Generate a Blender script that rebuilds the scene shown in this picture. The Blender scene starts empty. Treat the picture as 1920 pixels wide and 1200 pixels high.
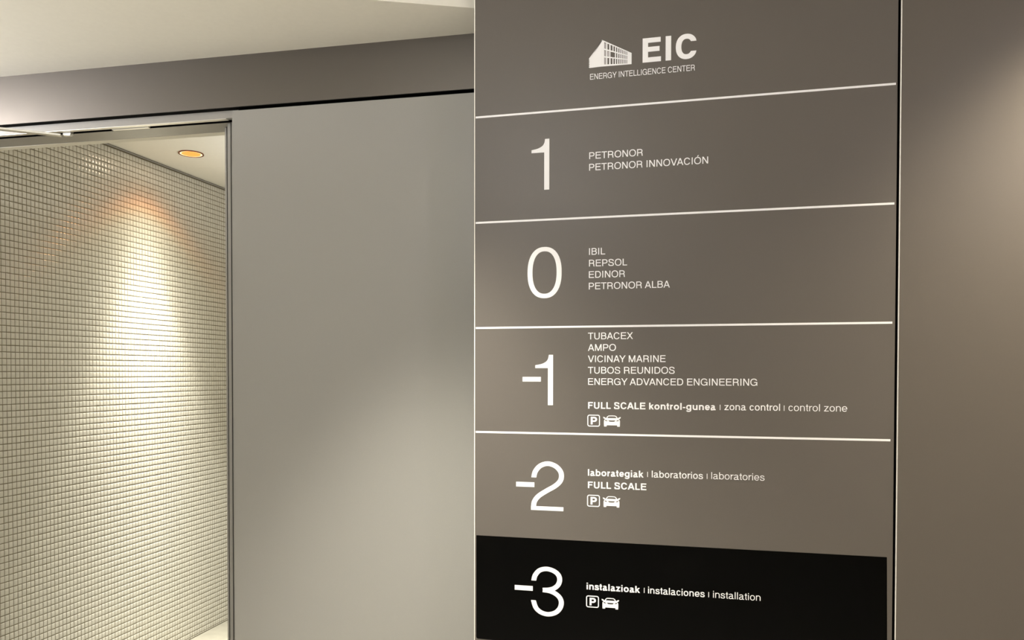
import bpy, bmesh, math, random
from math import sin, cos, pi, radians
from mathutils import Vector, Matrix

sc = bpy.context.scene
C = sc.collection
random.seed(7)

# ------------------------------------------------------------------ camera
# phone main camera (26 mm equivalent); the picture is the upper part of a taller frame
cam_d = bpy.data.cameras.new('camera')
cam_d.sensor_width = 36.0
cam_d.lens = 1442.0 / 1920.0 * 36.0
cam_d.shift_y = 123.84 / 1920.0
cam_d.clip_start = 0.02
cam = bpy.data.objects.new('camera', cam_d)
C.objects.link(cam)
PITCH, ROLL, YAW = -0.0185187, 0.0010822, -0.2390749
fw = Vector((sin(YAW) * cos(PITCH), cos(YAW) * cos(PITCH), sin(PITCH)))
rt = Vector((cos(YAW), -sin(YAW), 0))
up = rt.cross(fw)
rt2 = cos(ROLL) * rt + sin(ROLL) * up
up2 = -sin(ROLL) * rt + cos(ROLL) * up
M = Matrix(((rt2.x, up2.x, -fw.x), (rt2.y, up2.y, -fw.y), (rt2.z, up2.z, -fw.z))).to_4x4()
M.translation = Vector((0, 0, 1.5))
cam.matrix_world = M
sc.camera = cam

# ------------------------------------------------------------------ world, exposure
w = bpy.data.worlds.new('world')
sc.world = w
w.use_nodes = True
w.node_tree.nodes['Background'].inputs[0].default_value = (0.02, 0.019, 0.017, 1)
w.node_tree.nodes['Background'].inputs[1].default_value = 1.0
vs = sc.view_settings
vs.view_transform = 'Standard'
vs.look = 'None'
vs.gamma = 1.0
vs.use_curve_mapping = False
vs.exposure = 0.0
try:
    sc.cycles.use_denoising = True
    sc.cycles.max_bounces = 10
    sc.cycles.diffuse_bounces = 6
    sc.cycles.caustics_reflective = False
except Exception:
    pass

# ------------------------------------------------------------------ lights
def spot(name, loc, power, size_deg, blend, col, radius=0.05, rot=(0, 0, 0)):
    d = bpy.data.lights.new(name, 'SPOT')
    d.energy = power
    d.spot_size = radians(size_deg)
    d.spot_blend = blend
    d.color = col
    d.shadow_soft_size = radius
    o = bpy.data.objects.new(name, d)
    o.location = loc
    o.rotation_euler = rot
    C.objects.link(o)
    return o

WARM = (1.0, 0.95, 0.87)
def area(name, loc, power, sx_, sy_, col, rot):
    d = bpy.data.lights.new(name, 'AREA')
    d.shape = 'RECTANGLE'
    d.size, d.size_y = sx_, sy_
    d.energy = power
    d.color = col
    o = bpy.data.objects.new(name, d)
    o.location = loc
    o.rotation_euler = rot
    C.objects.link(o)
    return o
def point(name, loc, power, col, radius=0.06):
    d = bpy.data.lights.new(name, 'POINT')
    d.energy = power
    d.color = col
    d.shadow_soft_size = radius
    o = bpy.data.objects.new(name, d)
    o.location = loc
    C.objects.link(o)
    return o
# unseen fill lights added to brighten the sign, panel and ceiling
point('lobby_fill', (1.65, -0.10, 2.54), 30, (1.06, 0.955, 1.0), 0.08)
point('lobby_fill', (-0.5, -2.6, 1.90), 13, (1.0, 1.0, 1.0), 0.12)
point('lobby_fill', (-0.75, 0.45, 2.46), 32, (1.0, 1.0, 1.0), 0.40)
# wall washers just beyond the right edge: their scallop falls on the taupe wall panel
spot('wall_washer', (1.1, 1.73, 2.58), 96, 112, 1.0, (1.11, 0.985, 0.73), 0.05)
spot('wall_washer', (1.0, 1.76, 2.56), 58, 112, 1.0, (1.14, 0.98, 0.69), 0.05)
# narrow downlights in front of the grey panel: their scallops start halfway up the panel
spot('lobby_downlight', (-0.62, 1.5, 2.62), 139, 75, 0.8, (1.05, 1.0, 0.85), 0.05)
spot('lobby_downlight', (-0.75, 1.6, 2.62), 158, 60, 0.7, (1.05, 0.995, 0.89), 0.05)
# unseen fill lights added beside the open door to brighten fascia and soffit
point('lobby_side_fill', (-3.3, 1.0, 2.25), 92, (0.98, 1.0, 1.06), 0.16)
point('lobby_side_fill', (-3.1, 1.5, 2.34), 35, (1.06, 0.98, 0.97), 0.12)
# unseen fill lights added to brighten the tiled room; its visible lamp is in its own builder below
spot('washroom_fill', (-1.35, 3.7, 2.57), 125, 92, 0.6, (0.99, 1.005, 0.955), 0.05)
area('washroom_ceiling_fill', (-1.6, 3.7, 2.12), 8.5, 0.3, 0.9, (1.0, 0.99, 1.0), (radians(180), 0, 0))

# ------------------------------------------------------------------ helpers
def mat(name, base, rough=0.5, metal=0.0, spec=0.5, emit=None, estr=0.0, noise=0.0, nscale=40.0, bump=0.0, bscale=300.0, coat=0.0):
    m = bpy.data.materials.new(name)
    m.use_nodes = True
    nt = m.node_tree
    b = nt.nodes['Principled BSDF']
    b.inputs['Base Color'].default_value = (*base, 1)
    b.inputs['Roughness'].default_value = rough
    b.inputs['Metallic'].default_value = metal
    b.inputs['Specular IOR Level'].default_value = spec
    b.inputs['Coat Weight'].default_value = coat
    if emit:
        b.inputs['Emission Color'].default_value = (*emit, 1)
        b.inputs['Emission Strength'].default_value = estr
    tc = nt.nodes.new('ShaderNodeTexCoord')
    if noise > 0:
        n = nt.nodes.new('ShaderNodeTexNoise')
        n.inputs['Scale'].default_value = nscale
        n.inputs['Detail'].default_value = 4
        nt.links.new(tc.outputs['Object'], n.inputs['Vector'])
        r = nt.nodes.new('ShaderNodeValToRGB')
        r.color_ramp.elements[0].position = 0.3
        r.color_ramp.elements[1].position = 0.7
        r.color_ramp.elements[0].color = (*[c * (1 - noise) for c in base], 1)
        r.color_ramp.elements[1].color = (*[min(1, c * (1 + noise)) for c in base], 1)
        nt.links.new(n.outputs['Fac'], r.inputs['Fac'])
        nt.links.new(r.outputs['Color'], b.inputs['Base Color'])
    if bump > 0:
        n = nt.nodes.new('ShaderNodeTexNoise')
        n.inputs['Scale'].default_value = bscale
        nt.links.new(tc.outputs['Object'], n.inputs['Vector'])
        u = nt.nodes.new('ShaderNodeBump')
        u.inputs['Strength'].default_value = bump
        u.inputs['Distance'].default_value = 0.001
        nt.links.new(n.outputs['Fac'], u.inputs['Height'])
        nt.links.new(u.outputs['Normal'], b.inputs['Normal'])
    return m

def obj(name, bm, m, parent=None, smooth=False, loc=None, rz=0.0):
    me = bpy.data.meshes.new(name)
    bm.normal_update()
    bm.to_mesh(me)
    bm.free()
    if smooth:
        for p in me.polygons:
            p.use_smooth = True
    me.materials.append(m)
    o = bpy.data.objects.new(name, me)
    C.objects.link(o)
    if parent:
        o.parent = parent
    if loc:
        o.location = loc
    o.rotation_euler = (0, 0, rz)
    return o

def box(bm, x0, x1, y0, y1, z0, z1, bev=0.0):
    vs_ = [bm.verts.new((x, y, z)) for x in (x0, x1) for y in (y0, y1) for z in (z0, z1)]
    fs = [(0, 1, 3, 2), (4, 6, 7, 5), (0, 4, 5, 1), (2, 3, 7, 6), (0, 2, 6, 4), (1, 5, 7, 3)]
    faces = [bm.faces.new([vs_[i] for i in f]) for f in fs]
    if bev > 0:
        es = set(e for f in faces for e in f.edges)
        bmesh.ops.bevel(bm, geom=list(es), offset=bev, segments=2, affect='EDGES', profile=0.5)
    return bm

def B(*a, **k):
    return box(bmesh.new(), *a, **k)

def prism_xy(bm, pts, z0, z1):
    lo = [bm.verts.new((x, y, z0)) for x, y in pts]
    hi = [bm.verts.new((x, y, z1)) for x, y in pts]
    n = len(pts)
    bm.faces.new(hi)
    bm.faces.new(lo[::-1])
    for i in range(n):
        bm.faces.new((lo[i], lo[(i + 1) % n], hi[(i + 1) % n], hi[i]))
    bmesh.ops.recalc_face_normals(bm, faces=bm.faces)
    return bm

def tag(o, label=None, cat=None, group=None, kind=None):
    if label: o['label'] = label
    if cat: o['category'] = cat
    if group: o['group'] = group
    if kind: o['kind'] = kind
    return o

def struct(name, bm, m, label, cat, loc=None, rz=0.0):
    return tag(obj(name, bm, m, None, False, loc, rz), label, cat, None, 'structure')

def empty(name, loc, rz=0.0):
    o = bpy.data.objects.new(name, None)
    o.empty_display_size = 0.1
    C.objects.link(o)
    o.location = loc
    o.rotation_euler = (0, 0, rz)
    return o

# ------------------------------------------------------------------ materials
M_sign = mat('taupe_lacquer', (0.123, 0.110, 0.098), 0.40, 0.0, 0.35, noise=0.025, nscale=500, bump=0.03, bscale=1500)
M_taupe = mat('taupe_lacquer_wall', (0.119, 0.105, 0.091), 0.38, 0.0, 0.40, noise=0.025, nscale=500, bump=0.03, bscale=1500)
M_fascia = mat('taupe_fascia', (0.155, 0.142, 0.128), 0.42, 0.86, 0.5, noise=0.02, nscale=500)
M_panel = mat('grey_lacquer', (0.31, 0.305, 0.285), 0.40, 0.0, 0.35, noise=0.02, nscale=400, bump=0.03, bscale=1200)
M_frame = mat('grey_frame_paint', (0.33, 0.32, 0.295), 0.38, 0.0, 0.5, noise=0.02, nscale=300)
M_alu = mat('bare_aluminium', (0.80, 0.78, 0.72), 0.35, 0.6, 0.5)
M_edge = mat('pale_board_edge', (0.86, 0.84, 0.77), 0.45)
M_joint_shade = mat('joint_shade_grey', (0.06, 0.058, 0.052), 0.7, 0.0, 0.2)  # dark grey painted in for the shade in the jamb joints
M_dark = mat('dark_void', (0.004, 0.004, 0.004), 0.9, 0.0, 0.1)  # near-black, stands in for shade inside the recesses
M_black = mat('black_vinyl', (0.0008, 0.0008, 0.0007), 0.30, 0.0, 0.09, bump=0.03, bscale=1500)
M_white = mat('white_vinyl', (0.93, 0.93, 0.95), 0.5, 0.0, 0.3)
M_ceil = mat('matte_ceiling_paint', (0.86, 0.84, 0.765), 0.9, 0.0, 0.2, noise=0.012, nscale=60)
M_ceil2 = mat('washroom_ceiling_paint', (0.90, 0.875, 0.79), 0.9, 0.0, 0.2, noise=0.01, nscale=60)
M_tile = mat('cream_mosaic', (0.57, 0.55, 0.485), 0.13, 0.0, 0.5, noise=0.05, nscale=45)
M_grout = mat('brown_grout', (0.17, 0.146, 0.098), 0.9, 0.0, 0.1)
M_floor = mat('lobby_stone', (0.60, 0.57, 0.50), 0.35, 0.0, 0.4, noise=0.06, nscale=9)
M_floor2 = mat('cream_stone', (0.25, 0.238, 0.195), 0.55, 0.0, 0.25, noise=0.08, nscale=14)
M_wall = mat('pale_wall_paint', (0.55, 0.52, 0.46), 0.8, 0.0, 0.3)
M_wall2 = mat('washroom_wall_paint', (0.78, 0.75, 0.66), 0.7, 0.0, 0.3)
M_bronze = mat('bronze_ring', (0.30, 0.09, 0.03), 0.25, 0.9, 0.5)
M_lens = mat('warm_lamp_lens', (0.25, 0.12, 0.04), 0.3, 0.0, 0.5, emit=(1.0, 0.225, 0.03), estr=1.8)
M_refl = mat('lamp_reflector', (0.95, 0.92, 0.85), 0.2, 0.4, 0.5, emit=(1.0, 0.78, 0.40), estr=1.6)

# ------------------------------------------------------------------ setting: lobby
ZC, ZU = 2.5122, 2.66
TH = 0.0323615                       # the door wall is turned a little against the sign
O = Vector((-1.4653, 2.2, 0.0))      # left foot of the grey panel beside the door
e1 = Vector((cos(TH), sin(TH), 0))
e2 = Vector((-sin(TH), cos(TH), 0))
def D(x, y, z=0.0):
    return O + e1 * x + e2 * y + Vector((0, 0, z))

struct('floor', B(-3.6, 4.2, -3.6, 2.32, -0.1, 0.0), M_floor, 'pale stone floor of the lobby in front of the sign', 'floor')
struct('ceiling', B(-3.6, 4.2, -3.6, 2.7, ZU, ZU + 0.1), M_ceil, 'upper white lobby ceiling above the lowered soffit', 'ceiling')
# lowered soffit in front of the door wall; its free edge runs at an angle and ends behind the sign
bm = bmesh.new()
ed = Vector((0.2574, 0.1096, 0)).normalized()
pA = Vector((-0.6157, 2.0731, 0))
pB = pA - ed * 2.9
pw = D(0.9, 0.03)
pl = D(-2.4, 0.03)
pE = pA + ed * 0.10
prism_xy(bm, [(pB.x, pB.y), (pE.x, pE.y), (pw.x, pw.y), (pl.x, pl.y)], ZC, ZU)
struct('ceiling', bm, M_ceil, 'lowered white ceiling soffit above the grey fascia', 'ceiling')
struct('wall_front', B(-3.6, 4.2, -3.7, -3.6, 0, 2.76), M_wall, 'pale lobby wall facing the sign', 'wall')
struct('wall_east', B(4.2, 4.3, -3.7, 2.7, 0, 2.76), M_wall, 'pale lobby wall at the far end', 'wall')
struct('wall_west', B(-3.7, -3.6, -3.7, 2.7, 0, 2.76), M_wall, 'pale lobby wall beside the open door', 'wall')

# ------------------------------------------------------------------ door wall
struct('trim_1', B(-2.4, 0.95, 0.0, 0.13, 2.348, 2.5125, bev=0.0008), M_fascia, 'dark taupe metal fascia above the door and grey panel', 'fascia', O, TH)
obj('shadow_strip', B(-2.39, 0.94, 0.002, 0.0248, 2.3470, 2.3478), M_dark, bpy.data.objects['trim_1'])  # black strip painted in as the shade under the fascia
pn = struct('wall_back', B(0.003, 0.95, 0.0, 0.022, 0.0, 2.3365, bev=0.001), M_panel, 'tall smooth grey wall panel between doorway and sign', 'wall panel', O, TH)
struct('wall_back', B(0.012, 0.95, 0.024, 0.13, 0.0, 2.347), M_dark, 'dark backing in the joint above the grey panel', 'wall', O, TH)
struct('wall_back', B(-2.4, -1.16, 0.0, 0.13, 0.0, 2.347), M_panel, 'grey wall panel left of the doorway', 'wall panel', O, TH)
# door frame
XJ2, XJ3 = -0.0548, -0.0882          # left edges of the two jamb steps
fr = tag(empty('door_1', O, TH), 'grey stepped metal door frame around the tiled room opening', 'door frame', None, 'structure')
bm = B(-1.17, 0.011, 0.025, 0.042, 2.323, 2.3475)
box(bm, -1.17, 0.011, 0.0421, 0.13, 2.3455, 2.3476)
obj('frame_head', bm, M_frame, fr)
obj('head_soffit', B(-1.17, 0.011, 0.0655, 0.150, 2.3222, 2.3445, bev=0.0008), M_frame, fr)
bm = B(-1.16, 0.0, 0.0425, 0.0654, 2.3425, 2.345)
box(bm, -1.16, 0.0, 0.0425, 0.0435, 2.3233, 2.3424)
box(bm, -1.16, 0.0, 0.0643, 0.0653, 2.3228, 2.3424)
obj('slide_channel', bm, M_dark, fr)  # black liners stand in for the shade inside the slot
obj('plaster_reveal', B(-1.17, 0.02, 0.1505, 0.181, 2.3212, 2.36), M_wall2, fr)
for x0, x1, y0, y1 in ((XJ2, 0.0115, 0.0662, 0.149), (XJ3, XJ2 - 0.0006, 0.1035, 0.180), (-1.17, -1.125, 0.0662, 0.149)):
    obj('jamb', B(x0, x1, y0, y1, 0.0, 2.3218, bev=0.0007), M_frame, fr)
obj('joint_shade', B(-0.0806, -0.0790, 0.1012, 0.1034, 0.0, 2.3215), M_joint_shade, fr)  # thin dark strips added as shade lines between the jamb steps
obj('joint_shade', B(-0.0426, -0.0405, 0.0640, 0.0661, 0.0, 2.3215), M_joint_shade, fr)
# open leaf, swung towards the lobby
lf = obj('door_leaf', B(-1.158, -1.114, -0.95, -0.004, 0.006, 2.286, bev=0.001), M_panel, fr)

# door closer
cl = tag(empty('door_closer', D(-0.65, 0.05, 2.3155), TH), 'slim pale metal door closer arm and slide rail under the door head', 'door closer')
def L(x, y, z):                     # door-wall coordinates to closer coordinates
    return Vector((x + 0.65, y - 0.05, z - 2.3155))
def lbox(x0, x1, y0, y1, z0, z1, bev=0.0):
    a, b = L(x0, y0, z0), L(x1, y1, z1)
    return B(a.x, b.x, a.y, b.y, a.z, b.z, bev=bev)
bm = lbox(-1.12, -0.035, 0.0258, 0.0424, 2.3212, 2.3229)
obj('slide_rail', bm, M_alu, cl)
obj('rail_insert', lbox(-0.478, -0.337, 0.0465, 0.0575, 2.3195, 2.3275, bev=0.001), M_alu, cl)
obj('slider', lbox(-0.672, -0.640, 0.0468, 0.0615, 2.3155, 2.332, bev=0.001), M_alu, cl)
# arm: flat tapered bar from the slider out to the closer body on the leaf
def bar(bm, p, q, w0, w1, h):
    d = (q - p); d.z = 0; d.normalize()
    n = Vector((-d.y, d.x, 0))
    vv = []
    for P, ww in ((p, w0), (q, w1)):
        for s, t in ((-1, -1), (1, -1), (1, 1), (-1, 1)):
            vv.append(bm.verts.new(P + n * (ww / 2 * s) + Vector((0, 0, h / 2 * t))))
    for i in range(4):
        bm.faces.new((vv[i], vv[(i + 1) % 4], vv[4 + (i + 1) % 4], vv[4 + i]))
    bm.faces.new(vv[0:4][::-1]); bm.faces.new(vv[4:8])
    bmesh.ops.recalc_face_normals(bm, faces=bm.faces)
    bmesh.ops.bevel(bm, geom=list(bm.edges), offset=0.001, segments=1, affect='EDGES')
bm = bmesh.new()
bar(bm, L(-0.672, 0.040, 2.3115), L(-1.085, -0.237, 2.3145), 0.020, 0.026, 0.007)
obj('arm', bm, M_alu, cl)
bm = lbox(-0.668, -0.640, 0.0445, 0.056, 2.3105, 2.3153, bev=0.001)
obj('pivot_pin', bm, M_alu, cl)
bm = lbox(-1.113, -1.07, -0.50, -0.20, 2.215, 2.275, bev=0.004)
obj('closer_body', bm, M_alu, cl)
bm = bmesh.new()
bmesh.ops.create_cone(bm, cap_ends=True, segments=24, radius1=0.011, radius2=0.011, depth=0.036, matrix=Matrix.Translation(L(-1.088, -0.237, 2.2932)))
obj('spindle', bm, M_alu, cl, True)

# ------------------------------------------------------------------ tiled room
TX, TA = -2.7655, 0.0062797            # x of the mosaic wall at y = 2.55 and its small turn
ZR = 2.5938
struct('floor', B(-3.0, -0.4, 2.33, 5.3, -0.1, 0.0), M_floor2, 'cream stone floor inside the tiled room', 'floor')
struct('ceiling', B(-3.0, -0.4, 2.30, 5.3, ZR, ZR + 0.06), M_ceil2, 'cream ceiling of the tiled room with a recessed lamp', 'ceiling')
struct('wall_north', B(-3.0, -0.4, 5.2, 5.3, 0, ZR), M_wall2, 'cream end wall of the tiled room', 'wall')
struct('wall_inner', B(-0.6, -0.5, 2.40, 5.2, 0, ZR), M_wall2, 'cream side wall of the tiled room opposite the mosaic', 'wall')
struct('trim_2', B(-2.4, 0.85, 0.151, 0.182, 2.362, 2.5935), M_wall2, 'plaster above the door inside the tiled room', 'wall', O, TH)

PZ, PY = 0.02705, 0.02085
bm = bmesh.new()
verts, faces = [], []
Y0, Z0 = 2.55905 - 13 * PY, 1.60633 - 59 * PZ
def pillow(yc, zc, hy, hz, dep, tilt_y, tilt_z):
    b0 = len(verts)
    prof = ((-1, 0.0), (-0.87, 0.72), (-0.64, 1.0), (0.64, 1.0), (0.87, 0.72), (1, 0.0))
    for sz, pz in prof:
        for sy, py in prof:
            h = dep * min(pz, py)
            if pz > 0.9 and py > 0.9: h = dep * 1.02
            verts.append((h + tilt_y * sy * hy + tilt_z * sz * hz if h > 0 else 0.0, yc + sy * hy, zc + sz * hz))
    for i in range(5):
        for j in range(5):
            a = b0 + i * 6 + j
            faces.append((a, a + 1, a + 7, a + 6))
rows = int((2.5835 - Z0) / PZ) + 1
for i in range(-4, rows):
    zc = Z0 + (i + 0.5) * PZ
    low = max(0, 0.003 - (zc - PZ / 2))
    if low > PZ * 0.8: continue
    zc += low / 2
    cut = max(0, zc - low / 2 + PZ / 2 - 2.5835)
    if cut > PZ * 0.7: continue
    for j in range(0, 139):
        yc = Y0 + (j + 0.5) * PY
        hy = PY / 2 - 0.00065 + random.uniform(-0.0002, 0.0002)
        hz = PZ / 2 - cut / 2 - low / 2 - 0.00110 + random.uniform(-0.0002, 0.0002)
        pillow(yc - 2.55 + random.uniform(-.0003, .0003), zc - cut / 2 + random.uniform(-.0003, .0003), hy, hz, 0.0015, random.gauss(0, 0.007), random.gauss(0, 0.007))
me = bpy.data.meshes.new('mosaic')
me.from_pydata(verts, [], faces)
me.polygons.foreach_set('use_smooth', [True] * len(me.polygons))
me.materials.append(M_tile)
wl = tag(obj('wall_left', B(-0.1, 0.0004, -0.27, 2.66, 0.0, ZR), M_grout, None, False, (TX - 0.0022, 2.55, 0), -TA), 'mosaic wall of small cream tiles lit by the recessed lamp', 'wall', None, 'structure')
mo = bpy.data.objects.new('mosaic_tiles', me)
C.objects.link(mo)
mo.parent = wl
obj('edge_profile', B(0.0, 0.006, -0.25, 2.64, 2.5845, 2.589), M_frame, wl)

# recessed lamp
LX, LY = -2.4851, 3.3888
lampo = tag(empty('recessed_lamp', (LX, LY, ZR)), 'round recessed ceiling lamp glowing orange in the tiled room', 'ceiling lamp')
def ring(bm, r0, r1, z0, z1, n=48):
    A = [[bm.verts.new((r * cos(2 * pi * i / n), r * sin(2 * pi * i / n), z)) for i in range(n)] for r, z in ((r0, z0), (r1, z0), (r1, z1), (r0, z1))]
    for k in range(4):
        for i in range(n):
            bm.faces.new((A[k][i], A[k][(i + 1) % n], A[(k + 1) % 4][(i + 1) % n], A[(k + 1) % 4][i]))
    bmesh.ops.recalc_face_normals(bm, faces=bm.faces)
    return bm
obj('trim_ring', ring(bmesh.new(), 0.053, 0.0605, -0.004, 0.0), M_bronze, lampo)
obj('reflector', ring(bmesh.new(), 0.046, 0.0528, -0.0025, 0.0), M_refl, lampo)
bm = bmesh.new()
bmesh.ops.create_cone(bm, cap_ends=True, segments=48, radius1=0.0458, radius2=0.0458, depth=0.003, matrix=Matrix.Translation((0, 0, -0.0016)))
obj('lens', bm, M_lens, lampo)
# light of this lamp: white narrow beam, fainter warm field and an orange rim, as a reflector lamp throws it
d = bpy.data.lights.new('lamp_beam', 'POINT')
d.energy = 1120
d.shadow_soft_size = 0.035
d.use_nodes = True
nt = d.node_tree
em = nt.nodes.get('Emission') or nt.nodes.new('ShaderNodeEmission')
tc = nt.nodes.new('ShaderNodeTexCoord')
sp = nt.nodes.new('ShaderNodeSeparateXYZ')
nt.links.new(tc.outputs['Normal'], sp.inputs[0])
mu = nt.nodes.new('ShaderNodeMath'); mu.operation = 'MULTIPLY'; mu.inputs[1].default_value = -1
nt.links.new(sp.outputs['Z'], mu.inputs[0])
ac = nt.nodes.new('ShaderNodeMath'); ac.operation = 'ARCCOSINE'
nt.links.new(mu.outputs[0], ac.inputs[0])
dv = nt.nodes.new('ShaderNodeMath'); dv.operation = 'DIVIDE'; dv.inputs[1].default_value = pi / 2
nt.links.new(ac.outputs[0], dv.inputs[0])
cr = nt.nodes.new('ShaderNodeValToRGB')
STOPS = [(0, (1, 0.955, 0.82)), (8, (0.86, 0.82, 0.7)), (10, (0.7, 0.668, 0.575)), (14, (0.5, 0.477, 0.41)), (18.8, (0.29, 0.277, 0.237)), (20.5, (0.265, 0.253, 0.214)), (23.5, (0.14, 0.1335, 0.112)), (27, (0.06, 0.0565, 0.0467)), (34, (0.0235, 0.0218, 0.017)), (39, (0.015, 0.0133, 0.0098)), (44, (0.0106, 0.0084, 0.0055)), (47, (0.0095, 0.0055, 0.0025)), (52, (0.0074, 0.0027, 0.0008)), (57, (0.0026, 0.001, 0.0003)), (65, (0.0011, 0.0005, 0.0002)), (73, (0.0009, 0.0007, 0.0005)), (84, (0.0009, 0.0007, 0.0005)), (88.5, (0, 0, 0))]
els = cr.color_ramp.elements
els[0].position = 0; els[0].color = (*STOPS[0][1], 1)
els[1].position = STOPS[-1][0] / 90; els[1].color = (*STOPS[-1][1], 1)
for a, c in STOPS[1:-1]:
    e = els.new(a / 90); e.color = (*c, 1)
nt.links.new(dv.outputs[0], cr.inputs['Fac'])
nt.links.new(cr.outputs['Color'], em.inputs['Color'])
d.color = (1.0, 1.0, 1.02)
em.inputs['Strength'].default_value = 1.0
lo = bpy.data.objects.new('lamp_beam', d)
C.objects.link(lo)
lo.location = (LX, LY, ZR - 0.02)

# ------------------------------------------------------------------ right wall panel and dark joint
YS = 2.03
SL, SR = -0.602, 0.4592
bm = bmesh.new()
XR, BR = 0.4661, 0.0017
prism_xy(bm, [(XR + BR, YS), (3.2, YS), (3.2, YS + 0.011), (XR, YS + 0.011), (XR, YS + BR)], 0.0, ZU)
wr = struct('wall_right', bm, M_taupe, 'taupe wall panel right of the directory sign', 'wall panel')
bm = bmesh.new()
prism_xy(bm, [(XR + BR + .0001, YS - 0.0003), (XR + BR + .0002, YS + .0002), (XR - .0001, YS + BR + .0002), (XR - .0005, YS + BR - .0001)], 0.0, ZU)
obj('panel_edge', bm, M_edge, wr)['label'] = 'pale bare edge of the panel'
struct('wall_behind', B(0.40, 3.2, YS + 0.03, YS + 0.1, 0.0, ZU), M_dark, 'black joint between the sign and the taupe wall panel', 'wall')

# ------------------------------------------------------------------ directory sign
sign = tag(empty('directory_sign', ((SL + SR) / 2, YS, 0)), 'tall taupe floor directory sign with white lettering and a black lowest field', 'directory sign')
SX = (SL + SR) / 2
def sx(x): return x - SX
bm = bmesh.new()
bv = 0.0024
prism_xy(bm, [(sx(SL + bv), 0), (sx(SR), 0), (sx(SR), 0.012), (sx(SR - .012), 0.02), (sx(SR - .012), 0.026), (sx(SL), 0.026), (sx(SL), bv)], 0.0, ZU - 0.002)
obj('panel', bm, M_sign, sign)
bm = bmesh.new()
prism_xy(bm, [(sx(SL + bv) - .0001, -0.0004), (sx(SL + bv) + .0002, -0.0002), (sx(SL) - .0002, bv + .0002), (sx(SL) - .0006, bv - .0002)], 0.0, ZU - 0.002)
obj('edge_strip', bm, M_edge, sign)['label'] = 'pale thin edge strip'
obj('side_return', B(sx(SL + .001), sx(SR - .012), 0.0262, 0.19, 0.0, ZU - 0.002), M_sign, sign)

# ---- outlines: flat prisms standing 0.5 mm proud of the panel
class Plate:
    def __init__(self):
        self.bm = bmesh.new(); self.k = 0
    def poly(self, pts):
        t = 0.0003 + 0.000004 * (self.k % 60); self.k += 1
        a = sum(pts[i][0] * pts[(i + 1) % len(pts)][1] - pts[(i + 1) % len(pts)][0] * pts[i][1] for i in range(len(pts)))
        if abs(a) < 1e-12: return
        if a < 0: pts = pts[::-1]
        f = [self.bm.verts.new((sx(x), -t, z)) for x, z in pts]
        b = [self.bm.verts.new((sx(x), -0.00005, z)) for x, z in pts]
        self.bm.faces.new(f)
        n = len(pts)
        for i in range(n):
            self.bm.faces.new((f[i], b[i], b[(i + 1) % n], f[(i + 1) % n]))
    def strip(self, A, Bp, closed=False):
        """two matching point rows, one even surface between them"""
        t = 0.0003 + 0.000004 * (self.k % 60); self.k += 1
        n = len(A)
        a = [self.bm.verts.new((sx(x), -t, z)) for x, z in A]
        b = [self.bm.verts.new((sx(x), -t, z)) for x, z in Bp]
        a2 = [self.bm.verts.new((sx(x), -0.00005, z)) for x, z in A]
        b2 = [self.bm.verts.new((sx(x), -0.00005, z)) for x, z in Bp]
        for i in range(n if closed else n - 1):
            j = (i + 1) % n
            self.bm.faces.new((a[i], a[j], b[j], b[i]))
            self.bm.faces.new((a[j], a[i], a2[i], a2[j]))
            self.bm.faces.new((b[i], b[j], b2[j], b2[i]))
        if not closed:
            self.bm.faces.new((a[0], b[0], b2[0], a2[0]))
            self.bm.faces.new((b[-1], a[-1], a2[-1], b2[-1]))
    def build(self, name, m, label=None):
        bm = self.bm
        for f in bm.faces:            # front faces towards the lobby
            f.normal_update()
        fr_ = [f for f in bm.faces if abs(f.normal.y) > 0.9 and f.normal.y > 0]
        if fr_: bmesh.ops.reverse_faces(bm, faces=fr_)
        o = obj(name, bm, m, sign)
        if label: o['label'] = label
        return o

def sides(P, wd, closed=False, vw=1.0):
    """left and right offsets of a polyline; horizontal runs get vw times the width"""
    n = len(P); A = []; Bq = []
    for i in range(n):
        p0 = P[i - 1] if (closed or i > 0) else P[i]
        p1 = P[(i + 1) % n] if (closed or i < n - 1) else P[i]
        p = P[i]
        def unit(a, b):
            dx, dz = b[0] - a[0], b[1] - a[1]; l = math.hypot(dx, dz)
            return (dx / l, dz / l) if l > 1e-12 else None
        u, v = unit(p0, p), unit(p, p1)
        u = u or v; v = v or u
        nx, nz = -(u[1] + v[1]), (u[0] + v[0])
        l = math.hypot(nx, nz); nx /= l; nz /= l
        c = max(0.35, nx * -u[1] + nz * u[0])
        h = wd / 2 / c
        A.append((p[0] + nx * h, p[1] + nz * h * vw)); Bq.append((p[0] - nx * h, p[1] - nz * h * vw))
    return A, Bq

# ---- grotesque capitals and small letters, cap height 1, w = stem width
def arc(cx, cz, rx, rz, a0, a1, n=14, e=2.25):
    r = []
    for i in range(n + 1):
        a = radians(a0 + (a1 - a0) * i / n); c, s = cos(a), sin(a)
        r.append((cx + rx * math.copysign(abs(c) ** (2 / e), c), cz + rz * math.copysign(abs(s) ** (2 / e), s)))
    return r
def spline(P, n=6):
    out = []
    Q = [P[0]] + P + [P[-1]]
    for i in range(1, len(Q) - 2):
        for k in range(n):
            t = k / n
            out.append(tuple(0.5 * (2 * Q[i][d] + (Q[i + 1][d] - Q[i - 1][d]) * t + (2 * Q[i - 1][d] - 5 * Q[i][d] + 4 * Q[i + 1][d] - Q[i + 2][d]) * t * t + (3 * Q[i][d] - Q[i - 1][d] - 3 * Q[i + 1][d] + Q[i + 2][d]) * t ** 3) for d in (0, 1)))
    out.append(P[-1])
    return out
def clean(P):
    out = [P[0]]
    for p in P[1:]:
        if math.hypot(p[0] - out[-1][0], p[1] - out[-1][1]) > 1e-5: out.append(p)
    return out

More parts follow.
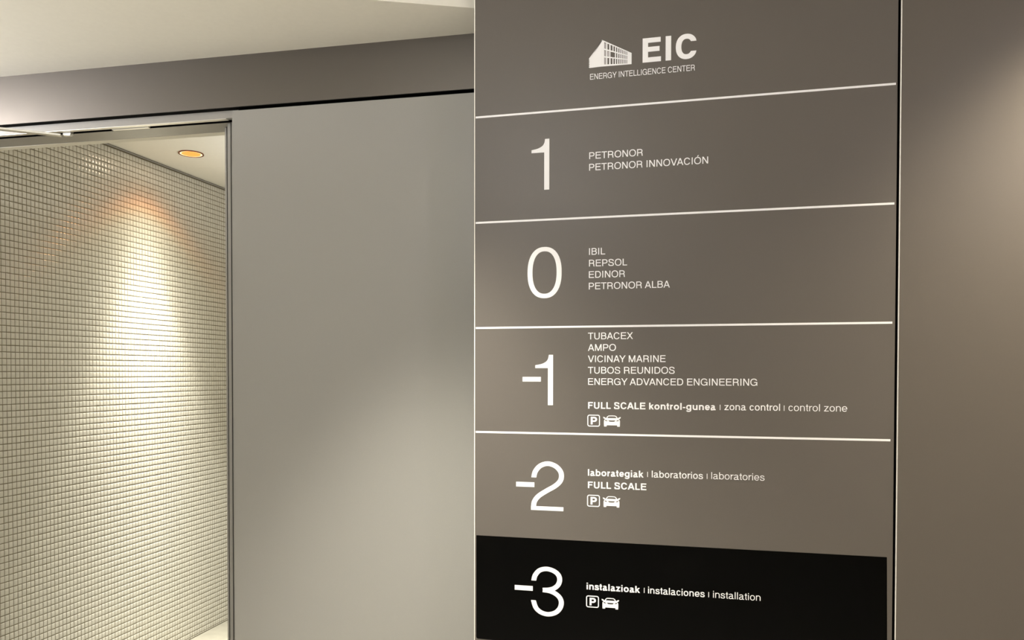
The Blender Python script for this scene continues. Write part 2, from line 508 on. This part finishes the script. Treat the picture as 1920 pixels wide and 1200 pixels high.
def glyph(ch, w):
    """list of ('s', path) stroke | ('c', path) closed stroke | ('p', polygon), and the advance"""
    h = w / 2
    v = w * 0.88; k = v / 2            # horizontals are a little thinner
    R = []
    lx = 0.105                          # left edge of stems
    b = w > 0.16
    def st(x, z0=0.0, z1=1.0): R.append(('p', [(x, z0), (x + w, z0), (x + w, z1), (x, z1)]))
    def hb(x0, x1, z): R.append(('p', [(x0, z - k), (x1, z - k), (x1, z + k), (x0, z + k)]))
    def dg(x0, z0, x1, z1, ww=None):
        ww = ww or w
        l = math.hypot(x1 - x0, z1 - z0); q = ww / 2 * l / abs(z1 - z0)
        R.append(('p', [(x0 - q, z0), (x0 + q, z0), (x1 + q, z1), (x1 - q, z1)]))
    def s(P): R.append(('s', clean(P)))
    X = 0.728                           # x-height
    if ch == ' ': return R, 0.37
    if ch == 'A':
        dg(0.09, 0, 0.455, 1); dg(0.84, 0, 0.475, 1); hb(0.22, 0.71, 0.315); return R, 0.93
    if ch == 'B':
        st(lx)
        s([(lx + h, 1 - k), (0.50, 1 - k)] + arc(0.50, (1 - k + 0.535) / 2, 0.265 - h + 0.06, (1 - k - 0.535) / 2, 90, -90) + [(lx + h, 0.535)])
        s([(lx + h, 0.535), (0.52, 0.535)] + arc(0.52, (0.535 + k) / 2, 0.345 - h, (0.535 - k) / 2, 90, -90) + [(lx + h, k)])
        return R, 0.93
    if ch in 'CG':
        W = 1.0 if ch == 'C' else 1.08
        cx = W / 2; rx = cx - 0.06 - h; rz = 0.515 - k
        if ch == 'C':
            s(arc(cx, 0.5, rx, rz, 26, 334, 40)); return R, W
        s(arc(cx - 0.01, 0.5, rx, rz, 26, 338, 40))
        hb(0.56, W - 0.085, 0.47); R.append(('p', [(W - 0.085 - w * .72, 0), (W - 0.085, 0), (W - 0.085, 0.47), (W - 0.085 - w * .95, 0.47), (W - 0.085 - w * .95, 0.2)]))
        return R, W
    if ch == 'D':
        st(lx); s([(lx + h, 1 - k), (0.46, 1 - k)] + arc(0.46, 0.5, 0.475 - h, 0.5 - k, 90, -90, 20) + [(lx + h, k)]); return R, 1.0
    if ch == 'E':
        st(lx); hb(lx + h, 0.855, 1 - k); hb(lx + h, 0.81, 0.53); hb(lx + h, 0.87, k); return R, 0.93
    if ch == 'F':
        st(lx); hb(lx + h, 0.81, 1 - k); hb(lx + h, 0.73, 0.51); return R, 0.85
    if ch == 'I':
        st(0.13); return R, 0.26 + w
    if ch == 'L':
        st(lx); hb(lx + h, 0.745, k); return R, 0.775
    if ch == 'M':
        st(lx); st(1.055 - w); dg(lx + h * 1.25, 1, 0.58, 0); dg(1.055 - h * 1.25, 1, 0.58, 0); return R, 1.16
    if ch == 'N':
        st(lx); st(0.9 - w); dg(lx + h * 1.2, 1, 0.9 - h * 1.2, 0); return R, 1.005
    if ch in 'OÓ':
        R.append(('c', arc(0.54, 0.5, 0.48 - h, 0.515 - k, 0, 360, 44)[:-1]))
        if ch == 'Ó': R.append(('p', [(0.47, 1.08), (0.58, 1.08), (0.73, 1.27), (0.56, 1.27)]))
        return R, 1.08
    if ch in 'PR':
        z = 0.44 if ch == 'P' else 0.47
        st(lx); zc = (1 - k + z) / 2; rz = (1 - k - z) / 2; rx = 0.37 - h
        s([(lx + h, 1 - k), (0.50, 1 - k)] + arc(0.50, zc, rx, rz, 90, -90) + [(lx + h, z)])
        if ch == 'R':
            s([(0.48, z)] + arc(0.58, z - 0.17, 0.22, 0.17, 90, 5, 8) + [(0.805, 0.14), (0.855, 0.0)]); return R, 0.99
        return R, 0.93
    if ch == 'S':
        a = 0.07 + h; e = 0.84 - h
        s(spline([(e - .015, 0.70), (e - .05, 0.86), (0.455, 1.013 - k), (0.16 + h * .6, 0.90), (a + .035, 0.735), (0.20 + h * .5, 0.585), (0.47, 0.515), (0.70, 0.43), (e + .01, 0.275), (0.74 - h * .3, 0.09), (0.45, -0.013 + k), (0.15 + h * .3, 0.10), (a, 0.325)]))
        return R, 0.93
    if ch == 'T':
        hb(0.03, 0.82, 1 - k); st(0.425 - h); return R, 0.85
    if ch == 'U':
        x0, x1 = lx + h, 0.90 - h
        s([(x0, 1)] + arc((x0 + x1) / 2, 0.36, (x1 - x0) / 2, 0.375 - k, 180, 360, 20) + [(x1, 1)]); return R, 1.005
    if ch == 'V':
        dg(0.09, 1, 0.455, 0); dg(0.84, 1, 0.475, 0); return R, 0.93
    if ch == 'X':
        dg(0.10, 0, 0.80, 1); dg(0.83, 0, 0.13, 1); return R, 0.93
    if ch == 'Y':
        dg(0.09, 1, 0.465, 0.40); dg(0.84, 1, 0.465, 0.40); st(0.465 - h, 0, 0.45); return R, 0.93
    # small letters
    m = X - k + 0.008
    if ch == 'a':
        x1 = 0.615 - h
        s(arc(0.36, 0.555, 0.285 - h, 0.18 - k, 172, 90, 7) + arc(0.37, 0.53, x1 - 0.37, X - k - 0.53, 90, 0, 8) + [(x1, 0.12), (x1 + .03, k), (0.735, k * .9)])
        s(spline([(x1, 0.43), (0.45, 0.40), (0.25, 0.36), (0.055 + h, 0.20), (0.13 + h * .5, 0.05), (0.31, k - .012), (0.50, 0.09), (x1, 0.27)]))
        return R, 0.775
    if ch in 'bgo':
        W = 0.85 if b else 0.775
        rx = (W - 0.12) / 2 - h if ch == 'o' else (W - 0.135) / 2 - h
        cx = W / 2 if ch == 'o' else (W - 0.055 - h - rx if ch == 'b' else 0.055 + h + rx)
        R.append(('c', arc(cx, X / 2, rx, X / 2 - k + 0.012, 0, 360, 36)[:-1]))
        if ch == 'b': st(0.08)
        if ch == 'g':
            xr = W - 0.08 - h
            s([(xr, X), (xr, 0.0)] + arc((xr + 0.1) / 2 + .01, 0.0, (xr - 0.12) / 2, 0.295 - k, 0, -160, 14))
        return R, W
    if ch in 'ce':
        W = 0.70 if ch == 'c' else 0.775
        cx = W / 2 + (.01 if ch == 'c' else 0); rx = W / 2 - 0.055 - h
        if ch == 'c': s(arc(cx, X / 2, rx, X / 2 - k + 0.012, 30, 330, 30))
        else:
            s([(W - 0.055 - h, X / 2 - 0.015)] + arc(cx, X / 2, rx, X / 2 - k + 0.012, 0, 325, 32)); hb(0.055 + h, W - 0.056, X / 2 - 0.015)
        return R, W
    if ch in 'il':
        W = 0.31 if not b else 0.385
        x = W / 2 - h
        if ch == 'l': st(x)
        else: st(x, 0, X); R.append(('p', [(x, 0.86), (x + w, 0.86), (x + w, 1), (x, 1)]))
        return R, W
    if ch == 'k':
        st(0.08); dg(0.10 + w * .6, 0.26, 0.60, X, w * .95); dg(0.66 - h * .2, 0, 0.33, 0.47); return R, 0.70 + (0.06 if b else 0)
    if ch in 'nru':
        W = 0.775 if not b else 0.85
        x0, x1 = 0.085 + h, W - 0.085 - h
        if ch == 'n':
            st(0.085, 0, X); s([(x0, 0.38)] + arc((x0 + x1) / 2, 0.44, (x1 - x0) / 2, X - k + .012 - 0.44, 180, 0, 16) + [(x1, 0)]); return R, W
        if ch == 'u':
            st(x1 - h, 0, X); s([(x0, X)] + arc((x0 + x1) / 2, 0.29, (x1 - x0) / 2, 0.30 - k, 180, 360, 16)); return R, W
        st(0.085, 0, X); s([(x0, 0.36)] + arc(0.46, 0.36, 0.46 - x0, X - k - 0.36, 180, 95, 8) + [(0.475, X - k)]); return R, 0.465 + (0.075 if b else 0)
    if ch == 's':
        e = 0.64 - h
        s(spline([(e - .01, 0.52), (e - .05, 0.62), (0.345, X + .01 - k), (0.14 + h * .3, 0.63), (0.085 + h, 0.535), (0.17 + h * .3, 0.43), (0.36, 0.375), (0.55 - h * .2, 0.31), (e + .012, 0.20), (0.54 - h * .2, 0.07), (0.345, k - .01), (0.13 + h * .2, 0.075), (0.055 + h, 0.235)])); return R, 0.70
    if ch == 't':
        x = 0.20
        s([(x, 0.93), (x, 0.14), (x + .035, k), (0.345, k)] if not b else [(x + .01, 0.93), (x + .01, 0.16), (x + .05, k), (0.38, k)]); hb(0.03, 0.36 if not b else .4, X - k); return R, 0.39 + (0.06 if b else 0)
    if ch == 'z':
        hb(0.07, 0.63, X - k); hb(0.05, 0.65, k); dg(0.06 + w * .65, v * .6, 0.62 - w * .65, X - v * .6, w); return R, 0.70
    if ch == '-':
        hb(0.06, 0.40, 0.335); return R, 0.465
    return R, 0.5

FLAT = {'C': (1, 1), 'G': (1, 0), 'S': (1, 1), 'c': (1, 1), 'e': (0, 1), 's': (1, 1), 'a': (1, 0)}
def level(A, Bq, f):
    for i, on in ((0, f[0]), (-1, f[1])):
        if on:
            z = (A[i][1] + Bq[i][1]) / 2
            A[i] = (A[i][0], z); Bq[i] = (Bq[i][0], z)
def text(pl, s_, x0, z0, x1, cap, w):
    """set a line so that its ink runs from x0 to x1 on the baseline z0"""
    items = []; pen = 0.0
    KERN = {'AV': -.07, 'VA': -.07, 'Y ': -.03, ' A': -.05, 'LA': 0, 'TU': 0, 'OY': 0, 'AY': -.07, 'RG': 0, 'PO': 0}
    for i, ch in enumerate(s_):
        g, adv = glyph(ch, w)
        for kind, P in g:
            P = [(p[0] + pen, p[1]) for p in P]
            if kind == 'p': items.append((kind, P, None))
            else:
                A, Bq = sides(P, w, kind == 'c', 0.88)
                if kind == 's' and ch in FLAT and not (ch == 'a' and P[0][1] < 0.5): level(A, Bq, FLAT[ch])
                items.append((kind, A, Bq))
        pen += adv + KERN.get(s_[i:i + 2], 0)
    xs = [p[0] for it in items for row in it[1:] if row for p in row]
    a, b_ = min(xs), max(xs)
    f = (x1 - x0) / (b_ - a)
    T = lambda P: [(x0 + (x - a) * f, z0 + z * cap) for x, z in P]
    for kind, A, Bq in items:
        if kind == 'p': pl.poly(T(A))
        else: pl.strip(T(A), T(Bq), kind == 'c')

REG, LIG, BOL = 0.142, 0.110, 0.205
CAP = 0.0177
def rect(pl, x0, x1, z0, z1): pl.poly([(x0, z0), (x1, z0), (x1, z1), (x0, z1)])

# dividing lines
for x0, x1, z in ((-0.5976, 0.4556, 2.1942), (-0.5975, 0.4549, 1.9074), (-0.5974, 0.4530, 1.6200), (-0.5974, 0.4514, 1.3347)):
    p = Plate(); rect(p, x0, x1, z - 0.0026, z + 0.0026); p.build('dividing_line', M_white)
# black lowest field with softened corners
p = Plate()
q = []
for cx, cz, a0 in ((0.4494 - .004, 1.0493 - .001, 0), (-0.5958 + .001, 1.0493 - .001, 90), (-0.5958 + .006, 0.7625 + .006, 180), (0.4494 - .006, 0.7625 + .006, 270)):
    rr = 0.001 if cz > 1 else 0.006
    for i in range(7):
        a = radians(a0 + 15 * i); q.append((cx + rr * cos(a), cz + rr * sin(a)))
p.poly(q)
bl = p.build('black_field', M_black, 'black lowest field')
bl.location.y = 0.0001

# floor numbers
def num(label, fn):
    p = Plate(); fn(p)
    for v_ in p.bm.verts: v_.co.y -= 0.0002
    p.build('floor_number', M_white, label)
def one(p, dx, dz):
    body = spline([(-0.4415, 2.0947), (-0.4241, 2.0980), (-0.4123, 2.1039), (-0.4068, 2.1113), (-0.4043, 2.1225)], 5)
    p.poly([(x + dx, z + dz) for x, z in body + [(-0.4043, 2.1225), (-0.3928, 2.1225), (-0.3928, 2.0868), (-0.4415, 2.0868)]][:len(body)] + [(-0.3928 + dx, 2.1225 + dz), (-0.3928 + dx, 2.0868 + dz), (-0.4415 + dx, 2.0868 + dz)])
    rect(p, -0.4067 + dx, -0.3928 + dx, 1.9873 + dz, 2.0868 + dz)
num('white numeral 1', lambda p: one(p, 0, 0))
def zero(p):
    a = arc(-0.4053, 1.7661, 0.0466, 0.0686, 0, 360, 64, 2.3)[:-1]
    b = arc(-0.4053, 1.7663, 0.0329, 0.0567, 0, 360, 64, 2.3)[:-1]
    p.strip(a, b, True)
num('white numeral 0', zero)
def m1(p):
    one(p, 0.0113, -0.5768); rect(p, -0.4653, -0.4147, 1.4737, 1.4863)
num('white numeral -1', m1)
def m2(p):
    path = spline([(-0.4338, 1.2145), (-0.4295, 1.2310), (-0.4160, 1.2465), (-0.3955, 1.2530), (-0.3745, 1.2470), (-0.3610, 1.2335), (-0.3580, 1.2190), (-0.3625, 1.2055), (-0.3765, 1.1925), (-0.3984, 1.1795), (-0.4206, 1.1645), (-0.4320, 1.1490), (-0.4345, 1.1320)], 6)
    A, Bq = sides(path, 0.0137, False, 0.92); level(A, Bq, (1, 0)); p.strip(A, Bq)
    rect(p, -0.4414, -0.3525, 1.1262, 1.1371)
    rect(p, -0.4829, -0.4321, 1.1883, 1.2013)
num('white numeral -2', m2)
def m3(p):
    up_ = spline([(-0.4335, 0.9345), (-0.4295, 0.9490), (-0.4175, 0.9630), (-0.3985, 0.9682), (-0.3790, 0.9640), (-0.3660, 0.9540), (-0.3622, 0.9405), (-0.3665, 0.9270), (-0.3775, 0.9170), (-0.3920, 0.9120), (-0.4085, 0.9105)], 6)
    lo_ = spline([(-0.4085, 0.9105), (-0.3885, 0.9085), (-0.3725, 0.9020), (-0.3615, 0.8920), (-0.3575, 0.8790), (-0.3615, 0.8640), (-0.3735, 0.8515), (-0.3930, 0.8455), (-0.4125, 0.8490), (-0.4270, 0.8605), (-0.4345, 0.8810)], 6)
    for P, f in ((up_, (1, 0)), (lo_, (0, 1))):
        A, Bq = sides(P, 0.0135, False, 0.88); level(A, Bq, f); p.strip(A, Bq)
    rect(p, -0.4865, -0.4361, 0.9060, 0.9190)
num('white numeral -3', m3)

# tenant names and room names
def words(label, *lines):
    p = Plate()
    for a in lines:
        if len(a) == 6: text(p, *a)
        else: rect(p, *a)
    for v_ in p.bm.verts: v_.co.y -= 0.0002
    p.build('lettering', M_white, label)
words('white lettering PETRONOR and PETRONOR INNOVACIÓN', ('PETRONOR', -0.2857, 2.0612, -0.1459, CAP, REG), ('PETRONOR INNOVACIÓN', -0.2859, 2.0308, 0.0185, CAP, REG))
words('white lettering IBIL, REPSOL, EDINOR, PETRONOR ALBA', ('IBIL', -0.2855, 1.8092, -0.2427, CAP, REG), ('REPSOL', -0.2855, 1.7786, -0.1853, CAP, REG), ('EDINOR', -0.2858, 1.7484, -0.1907, CAP, REG), ('PETRONOR ALBA', -0.2858, 1.7180, -0.0755, CAP, REG))
words('white lettering of five company names', ('TUBACEX', -0.2876, 1.5861, -0.1693, CAP, REG), ('AMPO', -0.2876, 1.5556, -0.2137, CAP, REG), ('VICINAY MARINE', -0.2876, 1.5257, -0.0854, CAP, REG), ('TUBOS REUNIDOS', -0.2874, 1.4956, -0.0624, CAP, REG), ('ENERGY ADVANCED ENGINEERING', -0.2869, 1.4655, 0.1418, CAP, REG))
words('white lettering FULL SCALE kontrol-gunea, zona control, control zone', ('FULL SCALE kontrol-gunea', -0.2868, 1.4024, 0.0408, CAP, BOL), (0.0507, 0.0524, 1.4030, 1.4166), ('zona control', 0.0619, 1.4030, 0.1966, CAP, REG), (0.2055, 0.2071, 1.4030, 1.4166), ('control zone', 0.2166, 1.4030, 0.3531, CAP, LIG))
words('white lettering laborategiak, laboratorios, laboratories', ('laborategiak', -0.2868, 1.2240, -0.1405, CAP, BOL), (-0.1311, -0.1294, 1.2258, 1.2394), ('laboratorios', -0.1195, 1.2252, 0.0101, CAP, REG), (0.0196, 0.0212, 1.2258, 1.2394), ('laboratories', 0.0308, 1.2262, 0.1608, CAP, LIG), ('FULL SCALE', -0.2867, 1.1910, -0.1331, CAP, BOL))
words('white lettering instalazioak, instalaciones, installation', ('instalazioak', -0.2894, 0.9203, -0.1485, CAP, BOL), (-0.1384, -0.1367, 0.9212, 0.9346), ('instalaciones', -0.1277, 0.9208, 0.0161, CAP, REG), (0.0252, 0.0268, 0.9212, 0.9346), ('installation', 0.0369, 0.9211, 0.1532, CAP, LIG))
words('white lettering ENERGY INTELLIGENCE CENTER', ('ENERGY INTELLIGENCE CENTER', -0.2841, 2.2690, -0.0156, 0.0148, 0.128))
words('large bold white letters EIC', ('EIC', -0.1476, 2.3005, -0.0121, 0.0622, 0.228))

# parking symbol and car symbol
def parking(x0, z1, x1, z0, label):
    p = Plate()
    cx, cz = (x0 + x1) / 2, (z0 + z1) / 2
    hw, hh, r, t = (x1 - x0) / 2, (z1 - z0) / 2, 0.0058, 0.0026
    def rr(o):
        P = []
        for sxx, szz, a0 in ((1, 1, 0), (-1, 1, 90), (-1, -1, 180), (1, -1, 270)):
            for i in range(7):
                a = radians(a0 + 15 * i)
                P.append((cx + sxx * (hw - r) + (r - o) * cos(a), cz + szz * (hh - r) + (r - o) * sin(a)))
        return P
    p.strip(rr(0), rr(t), True)
    text(p, 'P', cx - 0.0078, cz - 0.0102, cx + 0.0093, 0.0204, 0.235)
    for v_ in p.bm.verts: v_.co.y -= 0.0002
    p.build('parking_symbol', M_white, label)
def car(x0, z1, x1, z0, label):
    p = Plate()
    W, H = x1 - x0, z1 - z0
    T = lambda P: [(x0 + a * W, z0 + b_ * H) for a, b_ in P]
    half = [(0.5, .965), (.68, .955), (.755, .90), (.80, .80), (.84, .70)]
    inn = [(0.5, .89), (.66, .885), (.715, .85), (.745, .785), (.765, .735)]
    for s_ in (1, -1):
        mir = lambda P: [(0.5 + (a - 0.5) * s_, b_) for a, b_ in P]
        p.strip(T(mir(half)), T(mir(inn)))
        p.poly(T(mir([(.84, .70), (.765, .735), (.5, .735), (.5, .53), (.70, .535), (.88, .575), (.895, .62)])))   # bonnet
        p.poly(T(mir([(.83, .71), (.90, .80), (1.0, .84), (.985, .72), (.93, .665), (.885, .65)])))                 # mirror
        p.poly(T(mir([(.88, .63), (.925, .60), (.955, .50), (.955, .20), (.945, 0.0), (.80, 0.0), (.79, .12), (.80, .30), (.88, .30), (.89, .52), (.885, .56)])))
        p.poly(T(mir([(.5, .11), (.5, .41), (.63, .42), (.675, .48), (.70, .535), (.755, .455), (.885, .495), (.885, .31), (.80, .29), (.80, .11)])))
        p.poly(T(mir([(.70, .535), (.755, .475), (.79, .545), (.885, .585), (.885, .61), (.74, .57)])))
    for v_ in p.bm.verts: v_.co.y -= 0.0002
    p.build('car_symbol', M_white, label)
for (a, b_, lv) in (((-0.2887, 1.3866, -0.2550, 1.3550), (-0.2468, 1.3864, -0.2004, 1.3558), 'below the words FULL SCALE kontrol-gunea'),
                    ((-0.2888, 1.1736, -0.2546, 1.1418), (-0.2470, 1.1728, -0.2010, 1.1424), 'below the words FULL SCALE'),
                    ((-0.2906, 0.9043, -0.2563, 0.8725), (-0.2491, 0.9025, -0.2031, 0.8722), 'on the black field')):
    parking(*a, 'white boxed letter P ' + lv)
    car(*b_, 'white car front ' + lv)

# building emblem: perspective view of a three-storey block
p = Plate()
def facade(u, t):       # u along the long front 0..1, t height 0..1, edges converge to the right
    x = -0.2510 + (0.0752) * u
    zb = 2.3005 + (-0.0008) * u
    zt = 2.3690 + (2.3285 - 2.3690) * u
    return (x, zb + (zt - zb) * t)
def fq(u0, u1, t0, t1): p.poly([facade(u0, t0), facade(u1, t0), facade(u1, t1), facade(u0, t1)])
us = [0.02]
win = [(0.055, .115), (.165, .225), (.275, .34), (.375, .425), (.465, .505), (.545, .58), (.615, .645), (.68, .705), (.735, .758), (.785, .805), (.83, .848)]
for t0, t1 in ((0, .075), (.345, .40), (.64, .70), (.945, 1.0)): fq(-0.03, 1.0, t0, t1)
for t0, t1, k in ((.075, .345, 0), (.40, .64, 1), (.70, .945, 2)):
    last = -0.03
    for i, (a, b_) in enumerate(win):
        if k == 1 and i == 3: continue
        if k == 1 and i == 2: a, b_ = .27, .425
        fq(last, a, t0, t1)
        if i == 0 or (k == 1 and i == 1): fq((a + b_) / 2 - .008, (a + b_) / 2 + .008, t0, t1 * .97)
        last = b_
    fq(last, 1.0, t0, t1)
# gable side with its roof slope, slats at the far left corner
p.poly([(-0.2855, 2.2996), (-0.2533, 2.3006), (-0.2533, 2.3692), (-0.2510, 2.3692), (-0.2872, 2.3245), (-0.2872, 2.3225), (-0.2855, 2.3220)])
for z in (2.3200, 2.3155, 2.3110, 2.3065, 2.3020): rect(p, -0.2874, -0.2855, z - 0.0011, z + 0.0011)
for v_ in p.bm.verts: v_.co.y -= 0.0002
p.build('building_emblem', M_white, 'white drawing of a three-storey building')
